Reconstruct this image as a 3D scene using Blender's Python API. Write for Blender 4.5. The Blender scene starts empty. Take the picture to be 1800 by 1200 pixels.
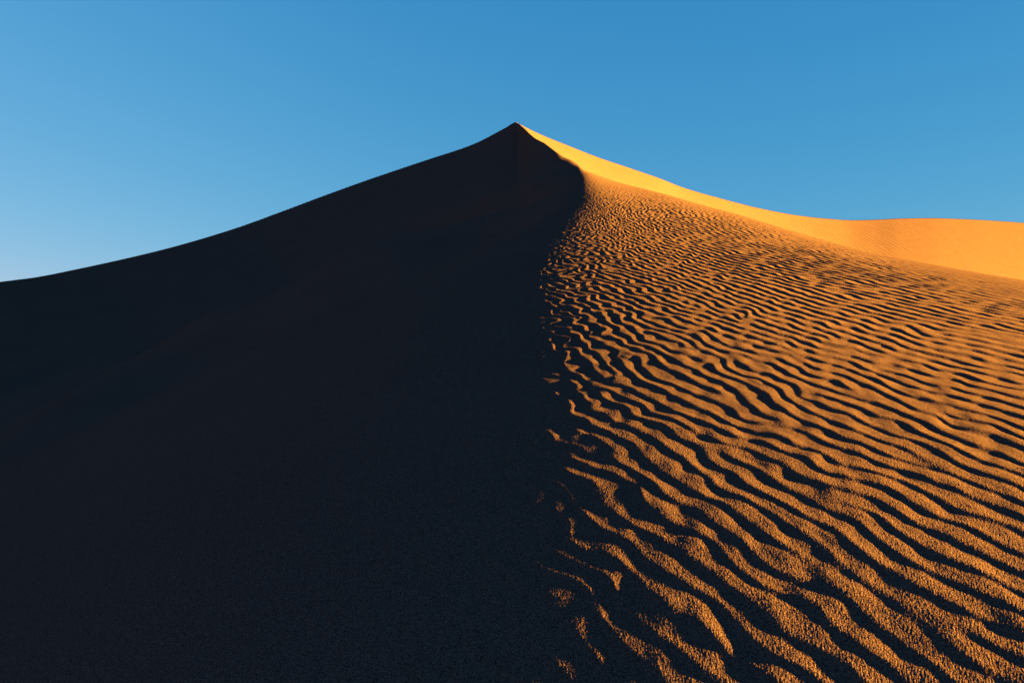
import bpy, math
import numpy as np

# ------------------------------------------------------------------ camera, sky, sun, exposure
scene = bpy.context.scene
R = math.radians
SUN_ELEV = R(3.5)      # low sun
SUN_BACK = R(8.5)     # how far behind due right of the view direction the sun stands

cam_data = bpy.data.cameras.new("camera")
cam_data.lens = 24.0
cam_data.sensor_width = 36.0
cam_data.shift_y = 50.0 / 1800.0
cam_data.clip_start = 0.02
cam_data.clip_end = 30000.0
cam = bpy.data.objects.new("camera", cam_data)
scene.collection.objects.link(cam)
cam.location = (0, 0, 0)
cam.rotation_euler = (R(90), 0, 0)
scene.camera = cam

scene.view_settings.view_transform = 'Standard'
scene.view_settings.look = 'None'
scene.view_settings.gamma = 1.0
scene.view_settings.exposure = 4.42

sun_dir = (math.cos(SUN_ELEV) * math.cos(SUN_BACK), -math.cos(SUN_ELEV) * math.sin(SUN_BACK), math.sin(SUN_ELEV))
sd = bpy.data.lights.new("sun", 'SUN')
sd.energy = 5.0
sd.angle = R(0.53)
sd.color = (1.0, 0.82, 0.12)
sun = bpy.data.objects.new("sun", sd)
scene.collection.objects.link(sun)
from mathutils import Vector
sun.rotation_euler = Vector(sun_dir).to_track_quat('Z', 'Y').to_euler()
sun.location = (60, -15, 30)

world = bpy.data.worlds.new("World")
scene.world = world
world.use_nodes = True
wt = world.node_tree
for n in list(wt.nodes):
    wt.nodes.remove(n)
wo = wt.nodes.new('ShaderNodeOutputWorld')
bg = wt.nodes.new('ShaderNodeBackground')
sky = wt.nodes.new('ShaderNodeTexSky')
sky.sky_type = 'NISHITA'
sky.sun_disc = False
sky.sun_elevation = SUN_ELEV
sky.sun_rotation = math.atan2(sun_dir[0], sun_dir[1])
sky.air_density = 1.0
sky.dust_density = 0.0
sky.ozone_density = 3.0
bg.inputs['Strength'].default_value = 0.05
# the deep polarised blue of this sky: each channel of the sky follows its own response, and the sky
# deepens towards the east side and the zenith
tcw = wt.nodes.new('ShaderNodeTexCoord')
sxyz = wt.nodes.new('ShaderNodeSeparateXYZ')
wt.links.new(tcw.outputs['Generated'], sxyz.inputs[0])
sep = wt.nodes.new('ShaderNodeSeparateColor'); comb = wt.nodes.new('ShaderNodeCombineColor')
wt.links.new(sky.outputs[0], sep.inputs[0])
def wmath(op, a, b):
    n = wt.nodes.new('ShaderNodeMath'); n.operation = op
    for k, v in enumerate((a, b)):
        if hasattr(v, 'links'): wt.links.new(v, n.inputs[k])
        else: n.inputs[k].default_value = v
    return n.outputs[0]
for ch, (a0, p, qx, qy, qz) in enumerate(((-4.69, 1.05, -0.45, 0.35, -0.55), (-4.095, 0.4600, -0.133, 0.15, -0.35), (-3.542, 0.2415, -0.084, 0.0, -0.25))):
    e = wmath('ADD', wmath('MULTIPLY', sxyz.outputs['X'], qx), wmath('ADD', wmath('MULTIPLY', sxyz.outputs['Y'], qy), wmath('MULTIPLY', sxyz.outputs['Z'], qz)))
    g = wmath('POWER', 2.718282, e)
    v = wmath('POWER', sep.outputs[ch], p)
    v = wmath('MULTIPLY', wmath('MULTIPLY', v, g), math.exp(a0) / 0.05)
    wt.links.new(v, comb.inputs[ch])
wt.links.new(comb.outputs[0], bg.inputs['Color'])
wt.links.new(bg.outputs[0], wo.inputs['Surface'])

# ------------------------------------------------------------------ small numeric helpers
def pchip(xs, ys):
    xs = np.asarray(xs, float); ys = np.asarray(ys, float)
    h = np.diff(xs); d = np.diff(ys) / h
    m = np.zeros_like(xs)
    for i in range(1, len(xs) - 1):
        if d[i - 1] * d[i] > 0:
            w1 = 2 * h[i] + h[i - 1]; w2 = h[i] + 2 * h[i - 1]
            m[i] = (w1 + w2) / (w1 / d[i - 1] + w2 / d[i])
    m[0] = d[0]; m[-1] = d[-1]
    def f(x):
        x = np.asarray(x, float)
        xc = np.clip(x, xs[0], xs[-1])
        i = np.clip(np.searchsorted(xs, xc) - 1, 0, len(h) - 1)
        t = (xc - xs[i]) / h[i]
        return ((2*t**3 - 3*t**2 + 1) * ys[i] + (t**3 - 2*t**2 + t) * h[i] * m[i]
                + (-2*t**3 + 3*t**2) * ys[i+1] + (t**3 - t**2) * h[i] * m[i+1])
    return f

def softplus(t):
    return np.where(t > 30, t, np.log1p(np.exp(np.minimum(t, 30))))

def smax(a, b, w):
    return b + w * softplus((a - b) / w)

def sstep(t):
    t = np.clip(t, 0, 1)
    return t * t * (3 - 2 * t)

# ------------------------------------------------------------------ the outlines of the dune, as bearing (s) and rise (T)
# s = sideways / forward, T = height / forward, seen from where the photographer stands
def ST(pts):
    s = np.array([(p[0] - 900) / 1200 for p in pts]); T = np.array([(650 - p[1]) / 1200 for p in pts])
    return s, T
PEAK = (907.5, 215.0)
left_sky = [(-180, 522), (0, 495.3), (67, 486.5), (133, 473.5), (267, 443.5), (333, 426), (419, 399.5), (500, 370), (560, 347.5), (640, 318.5), (700, 298),
            (760, 278), (800, 265.2), (822, 257.5), (844.5, 248), (867, 236.3), (889, 224.5), PEAK]
arm_edge = [PEAK, (920, 223.4), (933.5, 236.7), (942, 243.4), (956, 250.7), (964.6, 256.8), (978, 266.8), (991, 275.7), (1007, 283), (1018, 289.7), (1024, 296)]
nose = [(1024, 296), (1031, 302.5), (1056, 311), (1089, 321.5), (1134, 333.5), (1200, 349), (1250, 362), (1333, 388), (1433, 418), (1533, 444), (1633, 463), (1733, 481.7), (1799, 492), (1980, 525)]
right_sky = [PEAK, (920, 222), (956, 239), (1000, 256.7), (1045, 274.5), (1111, 297), (1156, 312.4), (1200, 329.5), (1267, 349), (1333, 365.7), (1400, 378.3), (1450, 384),
             (1500, 387), (1533, 386.3), (1583, 384), (1633, 383.3), (1700, 385.3), (1767, 389.3), (1800, 391.7), (1980, 408)]
SP = (PEAK[0] - 900) / 1200
s1, T1 = ST(left_sky + arm_edge[1:] + nose[1:])
T_near = pchip(s1, T1)                                # where the near surface ends against what is behind it
s2, T2 = ST(right_sky)
T_far = pchip(s2, T2)
S_ARM = (1024 - 900) / 1200
# forward distances of those outlines
Y_near = pchip([-0.9, -0.75, -0.5, -0.25, SP, 0.022, 0.047, S_ARM, 0.2, 0.3, 0.444, 0.583, 0.75, 0.9],
               [44, 48, 58, 69, 77, 69, 59, 45, 34, 25.5, 17.5, 13.2, 10.4, 8.8])
Y_far = pchip([SP, 0.15, 0.30, 0.45, 0.60, 0.75, 0.9], [77, 87, 98, 110, 122, 134, 146])
# crest / light boundary of the near arm: sideways position at forward distance
x_t = pchip([-20, 0, 1.3, 1.65, 2.07, 2.8, 4.5, 5.8, 7.0, 8.5, 10.3, 11.9, 14.3, 17.5, 26, 36, 45, 52, 62, 80, 120],
            [-.46, -.46, -.44, -.42, -.40, -.35, -.25, -.18, -.06, .20, .52, .86, 1.34, 1.82, 2.80, 3.85, 4.72, 5.1, 5.4, 5.4, 5.4])
w_t = pchip([-5, 1.3, 3, 8, 15, 26, 45, 80], [.34, .34, .40, .42, .34, .20, .09, .09])
A0 = 0.318
SL = pchip([-20, 18, 42, 120], [.42, .42, .56, .56])

def base_near(x, Y, s, Yq):
    xt = x_t(Y); w = w_t(Y)
    z = -1 + A0 * Y - SL(Y) * w * softplus((xt - x) / w) - 0.018 * np.maximum(x - 0.8, 0) ** 2
    z = z + 0.080 * x * np.exp(-np.maximum(Y, 0) / 2.8) * np.exp(-(x / 6) ** 2)
    Yd = Y_near(s)
    wd = 0.08 + (0.12 * Yd - 0.08) * sstep((s - S_ARM) / 0.2)
    wd = np.where(s < SP, 0.05, wd)
    z = z - 0.50 * wd * softplus((Yq - Yd) / wd)
    return z

# raise or lower the slopes so that each outline is met
sg = np.linspace(-0.9, 0.9, 721)
delta = np.zeros_like(sg)
_k = np.exp(-0.5 * (np.arange(-90, 91) * (sg[1] - sg[0]) / 0.07) ** 2); _k /= _k.sum()
def dl_smooth(dl):
    return np.convolve(np.pad(dl, 90, mode='edge'), _k, mode='valid')
def lift(s, Yq, dl):
    q = np.clip(Yq / Y_near(s), 0, 1.0)
    ds = np.interp(s, sg, dl_smooth(dl)); dr = np.interp(s, sg, dl) - ds
    return (ds * q ** 2.2 + dr * q ** 12) * np.minimum(Yq, Y_near(s))
for it in range(6):
    Yg = Y_near(sg)[None, :] * np.linspace(0.6, 1.25, 240)[:, None]
    S = np.broadcast_to(sg, Yg.shape)
    T = (base_near(S * Yg, Yg, S, Yg) + lift(S, Yg, delta)) / Yg
    delta += T_near(sg) - T.max(axis=0)

def height(x, Y):
    r = np.hypot(x, Y)
    al = np.arctan2(x, Y)
    aL = math.atan(0.88)
    s = np.tan(np.clip(al, -aL, aL))
    Yq = r / np.sqrt(1 + s * s)
    side = sstep((np.abs(al) - aL) / R(35))
    xx = np.clip(x, -200, 200)
    z = base_near(xx, Y, s, Yq) + lift(s, Yq, delta) * (1 - side)
    z = z - 6 * side * sstep(r / 60)
    Yf = Y_far(s)
    Tf = T_far(s)
    m = 0.44 + 0.04 * sstep((s - 0.1) / 0.5)
    zf = Yf * Tf - m * np.maximum(Yf - Yq, 0) - 0.45 * np.maximum(Yq - Yf, 0)
    zf = zf - 60 * side
    zf = zf - 2.0 * np.maximum(Y_near(s) - Yq, 0) * (1 - sstep((s - S_ARM) / 0.12))
    zf = np.where(s > SP, zf, -500)
    wj = 0.02 + 0.9 * sstep((s - S_ARM + 0.02) / 0.12)
    far = np.where(s > SP, smax(zf, z, wj), z)
    fm = np.clip((zf - z) / 1.0, -1, 1) * 0.5 + 0.5          # 1 on the slope behind
    fm = np.where(s > SP, fm, 0)
    z = far
    z = smax(z, -14.0 + 0 * z, 1.2)
    return z, fm, s

# ------------------------------------------------------------------ wind ripples: a relaxed stripe pattern with forks
def ripple_tile(N, lam, steps, seed, aniso=0.55, r=0.45):
    rng = np.random.default_rng(seed)
    u = rng.standard_normal((N, N)) * 0.4
    kx = np.fft.rfftfreq(N)[None, :] * lam; ky = np.fft.fftfreq(N)[:, None] * lam
    k2 = kx ** 2 + ky ** 2
    Lk = r - (k2 - 1) ** 2 - aniso * ky ** 2 / np.maximum(k2, 1e-9) * np.minimum(k2, 1)
    dt = 0.6
    den = 1 / (1 - dt * np.minimum(Lk, 0.0))
    num = 1 + dt * np.maximum(Lk, 0.0)
    U = np.fft.rfft2(u)
    for i in range(steps):
        u = np.fft.irfft2(U, s=(N, N))
        u = np.clip(u, -1.6, 1.6)
        U = (num * U - dt * np.fft.rfft2(u ** 3 + 0.25 * u ** 2)) * den
    U[0, 0] = 0
    u = np.fft.irfft2(U, s=(N, N))
    u /= np.percentile(np.abs(u), 95)
    return u

def prefilter(u):
    N = u.shape[0]
    b = lambda f: (2 + np.cos(2 * np.pi * f)) / 3
    U = np.fft.rfft2(u)
    U /= b(np.fft.rfftfreq(N))[None, :] * b(np.fft.fftfreq(N))[:, None]
    return np.fft.irfft2(U, s=u.shape)

def sample(C, px, py):
    N = C.shape[0]
    ix = np.floor(px).astype(np.int64); iy = np.floor(py).astype(np.int64)
    fx = px - ix; fy = py - iy
    def w(t):
        return ((1 - t) ** 3 / 6, (3*t**3 - 6*t**2 + 4) / 6, (-3*t**3 + 3*t**2 + 3*t + 1) / 6, t**3 / 6)
    wx = w(fx); wy = w(fy)
    out = np.zeros_like(px)
    for j in range(4):
        row = ((iy - 1 + j) % N) * N
        acc = np.zeros_like(px)
        for i in range(4):
            acc += wx[i] * C.ravel()[row + (ix - 1 + i) % N]
        out += wy[j] * acc
    return out

LAM = 12.0
tile = prefilter(ripple_tile(1280, LAM, 130, 5, aniso=0.22, r=0.6))
rng = np.random.default_rng(11)
def smooth_noise(N, lam, seed):
    g = np.random.default_rng(seed).standard_normal((N, N))
    kx = np.fft.rfftfreq(N)[None, :] * lam; ky = np.fft.fftfreq(N)[:, None] * lam
    G = np.fft.rfft2(g) * np.exp(-(kx ** 2 + ky ** 2) * 2.0)
    g = np.fft.irfft2(G, s=(N, N))
    return prefilter(g / g.std())
n1 = smooth_noise(512, 16, 1); n2 = smooth_noise(512, 16, 2); n3 = smooth_noise(512, 16, 3)
grit = smooth_noise(1024, 1.3, 4)

# direction of the ripples: how fast a crest runs sideways per metre forward
Yk = np.linspace(-40, 220, 5201)
kf = pchip([-40, 0.5, 1.65, 3.0, 4.3, 7, 10, 14, 20, 30, 220], [.40, .40, .40, .31, .27, .18, .10, 0, -.10, -.14, -.12])(Yk)
# the ripples stand further apart out on the flank than next to the light boundary
Xk = np.linspace(-60, 200, 5201)
gk = pchip([-60, 0.9, 2.1, 3.5, 6, 12, 200], [1.05, 1.0, .66, .52, .42, .36, .34])(Xk)
Gk = np.concatenate([[0], np.cumsum((gk[1:] + gk[:-1]) * 0.5 * np.diff(Xk))])
Gk -= np.interp(0, Xk, Gk)
Ak = np.concatenate([[0], np.cumsum((kf[1:] + kf[:-1]) * 0.5 * np.diff(Yk))])
LX = 0.082       # sideways spacing of the ripples, metres

def ripples(x, Y, s, fm):
    k = np.interp(Y, Yk, kf)
    gx = np.interp(x, Xk, gk)
    lam_local = LX / np.hypot(gx, k)
    xt = x_t(Y)
    chaos = np.exp(-((x - xt) / (0.35 + 0.12 * np.maximum(Y, 0))) ** 2)
    gxx = np.interp(x, Xk, Gk)
    U = gxx + np.interp(Y, Yk, Ak)
    V = Y * (0.35 + 0.65 * gx) - 0.35 * gxx
    # meander: long swings and short kinks of the crests
    U = U + 0.07 * sample(n2, U * 4 + 70, V * 4)
    U = U + (0.010 + 0.026 * chaos) * sample(n1, U * 92, V * 118 + 40)
    V = V + 0.04 * sample(n2, U * 11 + 9, V * 11)
    g = LAM / LX
    h = sample(tile, U * g, V * g * 0.44)
    # lean the ripples away from the wind (steeper side to the left)
    h = sample(tile, U * g + 0.10 * LAM * h, V * g * 0.44)
    d = x - xt
    amp = (0.0150 + 0.0235 * sstep((Y - 1.3) / 5.0)) * lam_local * (1 - 0.22 * sstep((x - 1.8) / 3))
    a = amp * (0.62 + 0.38 * sstep((d + 0.1) / 0.6))
    left = sstep((-d) / (0.5 + 0.10 * Y))
    a = a * (1 - 0.50 * left)
    # fade with distance towards the sharp crest and over the shoulder
    a = a * (1 - 0.40 * sstep((Y - 10) / 10)) * (1 - sstep((Y - 24) / 18))
    Yd = Y_near(s)
    a = a * np.where(s > 0.02, 1 - 0.92 * sstep((Y / Yd - (0.32 + 0.25 * sstep((0.3 - s) / 0.2))) / 0.5), 1)
    a = a * (1 + 0.05 * sample(n3, x * 9, Y * 9) + 0.30 * chaos * np.clip(sample(n3, U * 150, V * 120), -1.5, 1.5))
    a = a * (1 - fm) * np.where(Y > 0, 1, 0)
    out = a * h
    # lumps on top of the ripples, then the coarse grains themselves
    out += 0.0008 * sample(n3, x * 260 + 30, Y * 200) * np.clip(a / amp, 0.15, 1)
    out += 0.00019 * sample(grit, x * 640, Y * 560) * np.where(Y > 0.5, 1, 0) * np.clip((5.0 - Y) / 3.5, 0, 1)
    # the slope behind carries larger, very low ripples
    g2 = LAM / 1.05
    hb = sample(tile, (x * 0.93 + Y * 0.36) * g2, (Y * 0.93 - x * 0.36) * g2 * 0.5)
    out += fm * hb * (0.004 + 0.019 * sstep((s - 0.18) / 0.3)) * sstep((Y_far(s) - 1.0 - Y) / 4)
    # the dark face is not quite even: broad shallow swells that die out at the crest
    q = np.clip(Y / Yd, 0, 1)
    out += 0.34 * sample(n2, x * 3.2 + Y * 1.1, Y * 1.6 + 20) * sstep((xt - x) / 4) * (1 - sstep((q - 0.45) / 0.5)) * np.where(Y > 0, 1, 0) * sstep((Y - 2) / 12)
    return out

# ------------------------------------------------------------------ the dune mesh: a fan of rows round the viewpoint
def build_dune():
    aR = np.arctan(np.linspace(0.01, 0.82, 1000))
    aL = np.arctan(np.linspace(-0.82, 0.01, 430, endpoint=False))
    # put one column exactly on the peak's bearing
    out_r = np.linspace(math.atan(0.82), math.pi, 91)[1:]
    out_l = np.linspace(-math.pi, math.atan(-0.82), 91)[1:-1]
    al = np.concatenate([out_l, aL, aR, out_r])
    j = np.argmin(np.abs(np.tan(al) - SP) + (np.abs(al) > 1) * 9)
    al[j] = math.atan(SP)
    def seg(a, b, d): return list(np.arange(a, b, d))
    Ys = seg(0.25, 0.9, 0.05) + seg(0.9, 2.2, 0.004) + seg(2.2, 3.2, 0.0065) + seg(3.2, 8, 0.018) + seg(8, 20, 0.035) + seg(20, 50, 0.07) + seg(50, 75, 0.25) + seg(75, 160, 0.3) + seg(160, 420, 8)
    Ys = np.array(Ys)
    smap = np.tan(np.clip(al, -math.atan(0.82), math.atan(0.82)))
    f = np.sqrt(1 + smap ** 2)
    Rr = Ys[:, None] * f[None, :]
    X = Rr * np.sin(al)[None, :]; Y = Rr * np.cos(al)[None, :]
    nr, nc = X.shape
    # snap one row to the crest so it stays crisp
    yq = Ys[:, None] + 0 * X
    S = smap[None, :] + 0 * X
    for fn, lo in ((Y_near, -0.9), (Y_far, SP)):
        yc = fn(smap)
        for c in np.where((smap < (S_ARM + 0.05 if fn is Y_near else 0.83)) & (smap >= lo))[0]:
            k = np.argmin(np.abs(Ys - yc[c]))
            yq[k, c] = yc[c]
    X = yq * f * np.sin(al)[None, :]; Y = yq * f * np.cos(al)[None, :]
    Z, fm, s = height(X, Y)
    Z = Z + ripples(X, Y, s, fm)
    # close the middle under the photographer
    verts = np.stack([X, Y, Z], -1).reshape(-1, 3)
    zc = float(height(np.array([0.0]), np.array([0.01]))[0][0])
    verts = np.vstack([verts, [[0, 0, zc]]])
    i = np.arange(nr - 1)[:, None]; c = np.arange(nc)[None, :]; c2 = (c + 1) % nc
    quads = np.stack(np.broadcast_arrays(i * nc + c, i * nc + c2, (i + 1) * nc + c2, (i + 1) * nc + c), -1).reshape(-1, 4)[:, ::-1]
    cc = np.arange(nc)
    tris = np.stack([cc, np.full(nc, nr * nc), (cc + 1) % nc], -1)
    me = bpy.data.meshes.new("dune")
    me.vertices.add(len(verts)); me.vertices.foreach_set("co", verts.astype(np.float32).ravel())
    nl = quads.size + tris.size
    me.loops.add(nl); me.loops.foreach_set("vertex_index", np.concatenate([quads.ravel(), tris.ravel()]).astype(np.int32))
    me.polygons.add(len(quads) + len(tris))
    ls = np.concatenate([np.arange(len(quads)) * 4, quads.size + np.arange(len(tris)) * 3]).astype(np.int32)
    me.polygons.foreach_set("loop_start", ls)
    me.polygons.foreach_set("use_smooth", np.ones(len(ls), bool))
    me.update(calc_edges=True)
    me.validate()
    if me.polygons[len(quads) // 2].normal.z < 0:
        me.flip_normals()
    return me

# ------------------------------------------------------------------ sand
def sand_material(name, grain=True):
    m = bpy.data.materials.new(name); m.use_nodes = True
    nt = m.node_tree; N = nt.nodes; L = nt.links
    b = N['Principled BSDF']
    b.inputs['Roughness'].default_value = 1.0
    b.inputs['Specular IOR Level'].default_value = 0.0
    tc = N.new('ShaderNodeTexCoord')
    n = N.new('ShaderNodeTexNoise'); n.inputs['Scale'].default_value = 260; n.inputs['Detail'].default_value = 2
    L.new(tc.outputs['Object'], n.inputs['Vector'])
    n2 = N.new('ShaderNodeTexNoise'); n2.inputs['Scale'].default_value = 0.6; n2.inputs['Detail'].default_value = 5
    L.new(tc.outputs['Object'], n2.inputs['Vector'])
    cr = N.new('ShaderNodeValToRGB')
    cr.color_ramp.elements[0].position = 0.32; cr.color_ramp.elements[0].color = (0.045, 0.015, 0.011, 1)
    cr.color_ramp.elements[1].position = 0.70; cr.color_ramp.elements[1].color = (0.195, 0.077, 0.054, 1)
    L.new(n.outputs['Fac'], cr.inputs['Fac'])
    mx = N.new('ShaderNodeMix'); mx.data_type = 'RGBA'; mx.blend_type = 'MULTIPLY'; mx.inputs[0].default_value = 1.0
    c2 = N.new('ShaderNodeValToRGB')
    c2.color_ramp.elements[0].position = 0.3; c2.color_ramp.elements[0].color = (0.90, 0.90, 0.90, 1)
    c2.color_ramp.elements[1].position = 0.7; c2.color_ramp.elements[1].color = (1, 1, 1, 1)
    L.new(n2.outputs['Fac'], c2.inputs['Fac'])
    L.new(cr.outputs['Color'], mx.inputs[6]); L.new(c2.outputs['Color'], mx.inputs[7])
    L.new(mx.outputs[2], b.inputs['Base Color'])
    if grain:
        v = N.new('ShaderNodeTexVoronoi'); v.inputs['Scale'].default_value = 300
        L.new(tc.outputs['Object'], v.inputs['Vector'])
        n3 = N.new('ShaderNodeTexNoise'); n3.inputs['Scale'].default_value = 190; n3.inputs['Detail'].default_value = 3
        n3.inputs['Roughness'].default_value = 0.7
        L.new(tc.outputs['Object'], n3.inputs['Vector'])
        ad = N.new('ShaderNodeMath'); ad.operation = 'SUBTRACT'
        L.new(n3.outputs['Fac'], ad.inputs[0])
        ml = N.new('ShaderNodeMath'); ml.operation = 'MULTIPLY'; ml.inputs[1].default_value = 0.5
        L.new(v.outputs['Distance'], ml.inputs[0]); L.new(ml.outputs[0], ad.inputs[1])
        bp = N.new('ShaderNodeBump'); bp.inputs['Strength'].default_value = 1.0; bp.inputs['Distance'].default_value = 0.0016
        L.new(ad.outputs[0], bp.inputs['Height']); L.new(bp.outputs['Normal'], b.inputs['Normal'])
    return m

sand = sand_material("rippled_sand")
me = build_dune()
me.materials.append(sand)
dune = bpy.data.objects.new("dune", me)
dune['kind'] = 'structure'
dune['label'] = 'large sand dune with a dark smooth face and a sunlit rippled face meeting at its peak'
scene.collection.objects.link(dune)

# desert floor out to the horizon, a disc of rings
gm = bpy.data.meshes.new("ground")
rings = [0.0, 60, 200, 450, 900, 1800, 4000, 9000, 20000]
vs = []; fs = []; n = 96
rg = np.random.default_rng(3)
for ri, rr in enumerate(rings):
    for k in range(n):
        a = 2 * math.pi * k / n
        zz = -14.6 + (rg.uniform(-0.4, 0.4) * min(rr / 900, 3) if rr > 450 else 0)
        vs.append((rr * math.sin(a), rr * math.cos(a), zz))
for ri in range(len(rings) - 1):
    for k in range(n):
        k2 = (k + 1) % n
        if ri == 0:
            fs.append((k, n + k2, n + k)) if False else fs.append((0, n + k2, n + k))
        else:
            fs.append((ri * n + k, ri * n + k2, (ri + 1) * n + k2, (ri + 1) * n + k))
gm.from_pydata(vs, [], fs); gm.validate()
for p in gm.polygons: p.use_smooth = True
gm.materials.append(sand_material("desert_floor_sand", False))
ground = bpy.data.objects.new("ground", gm)
ground['kind'] = 'structure'
scene.collection.objects.link(ground)
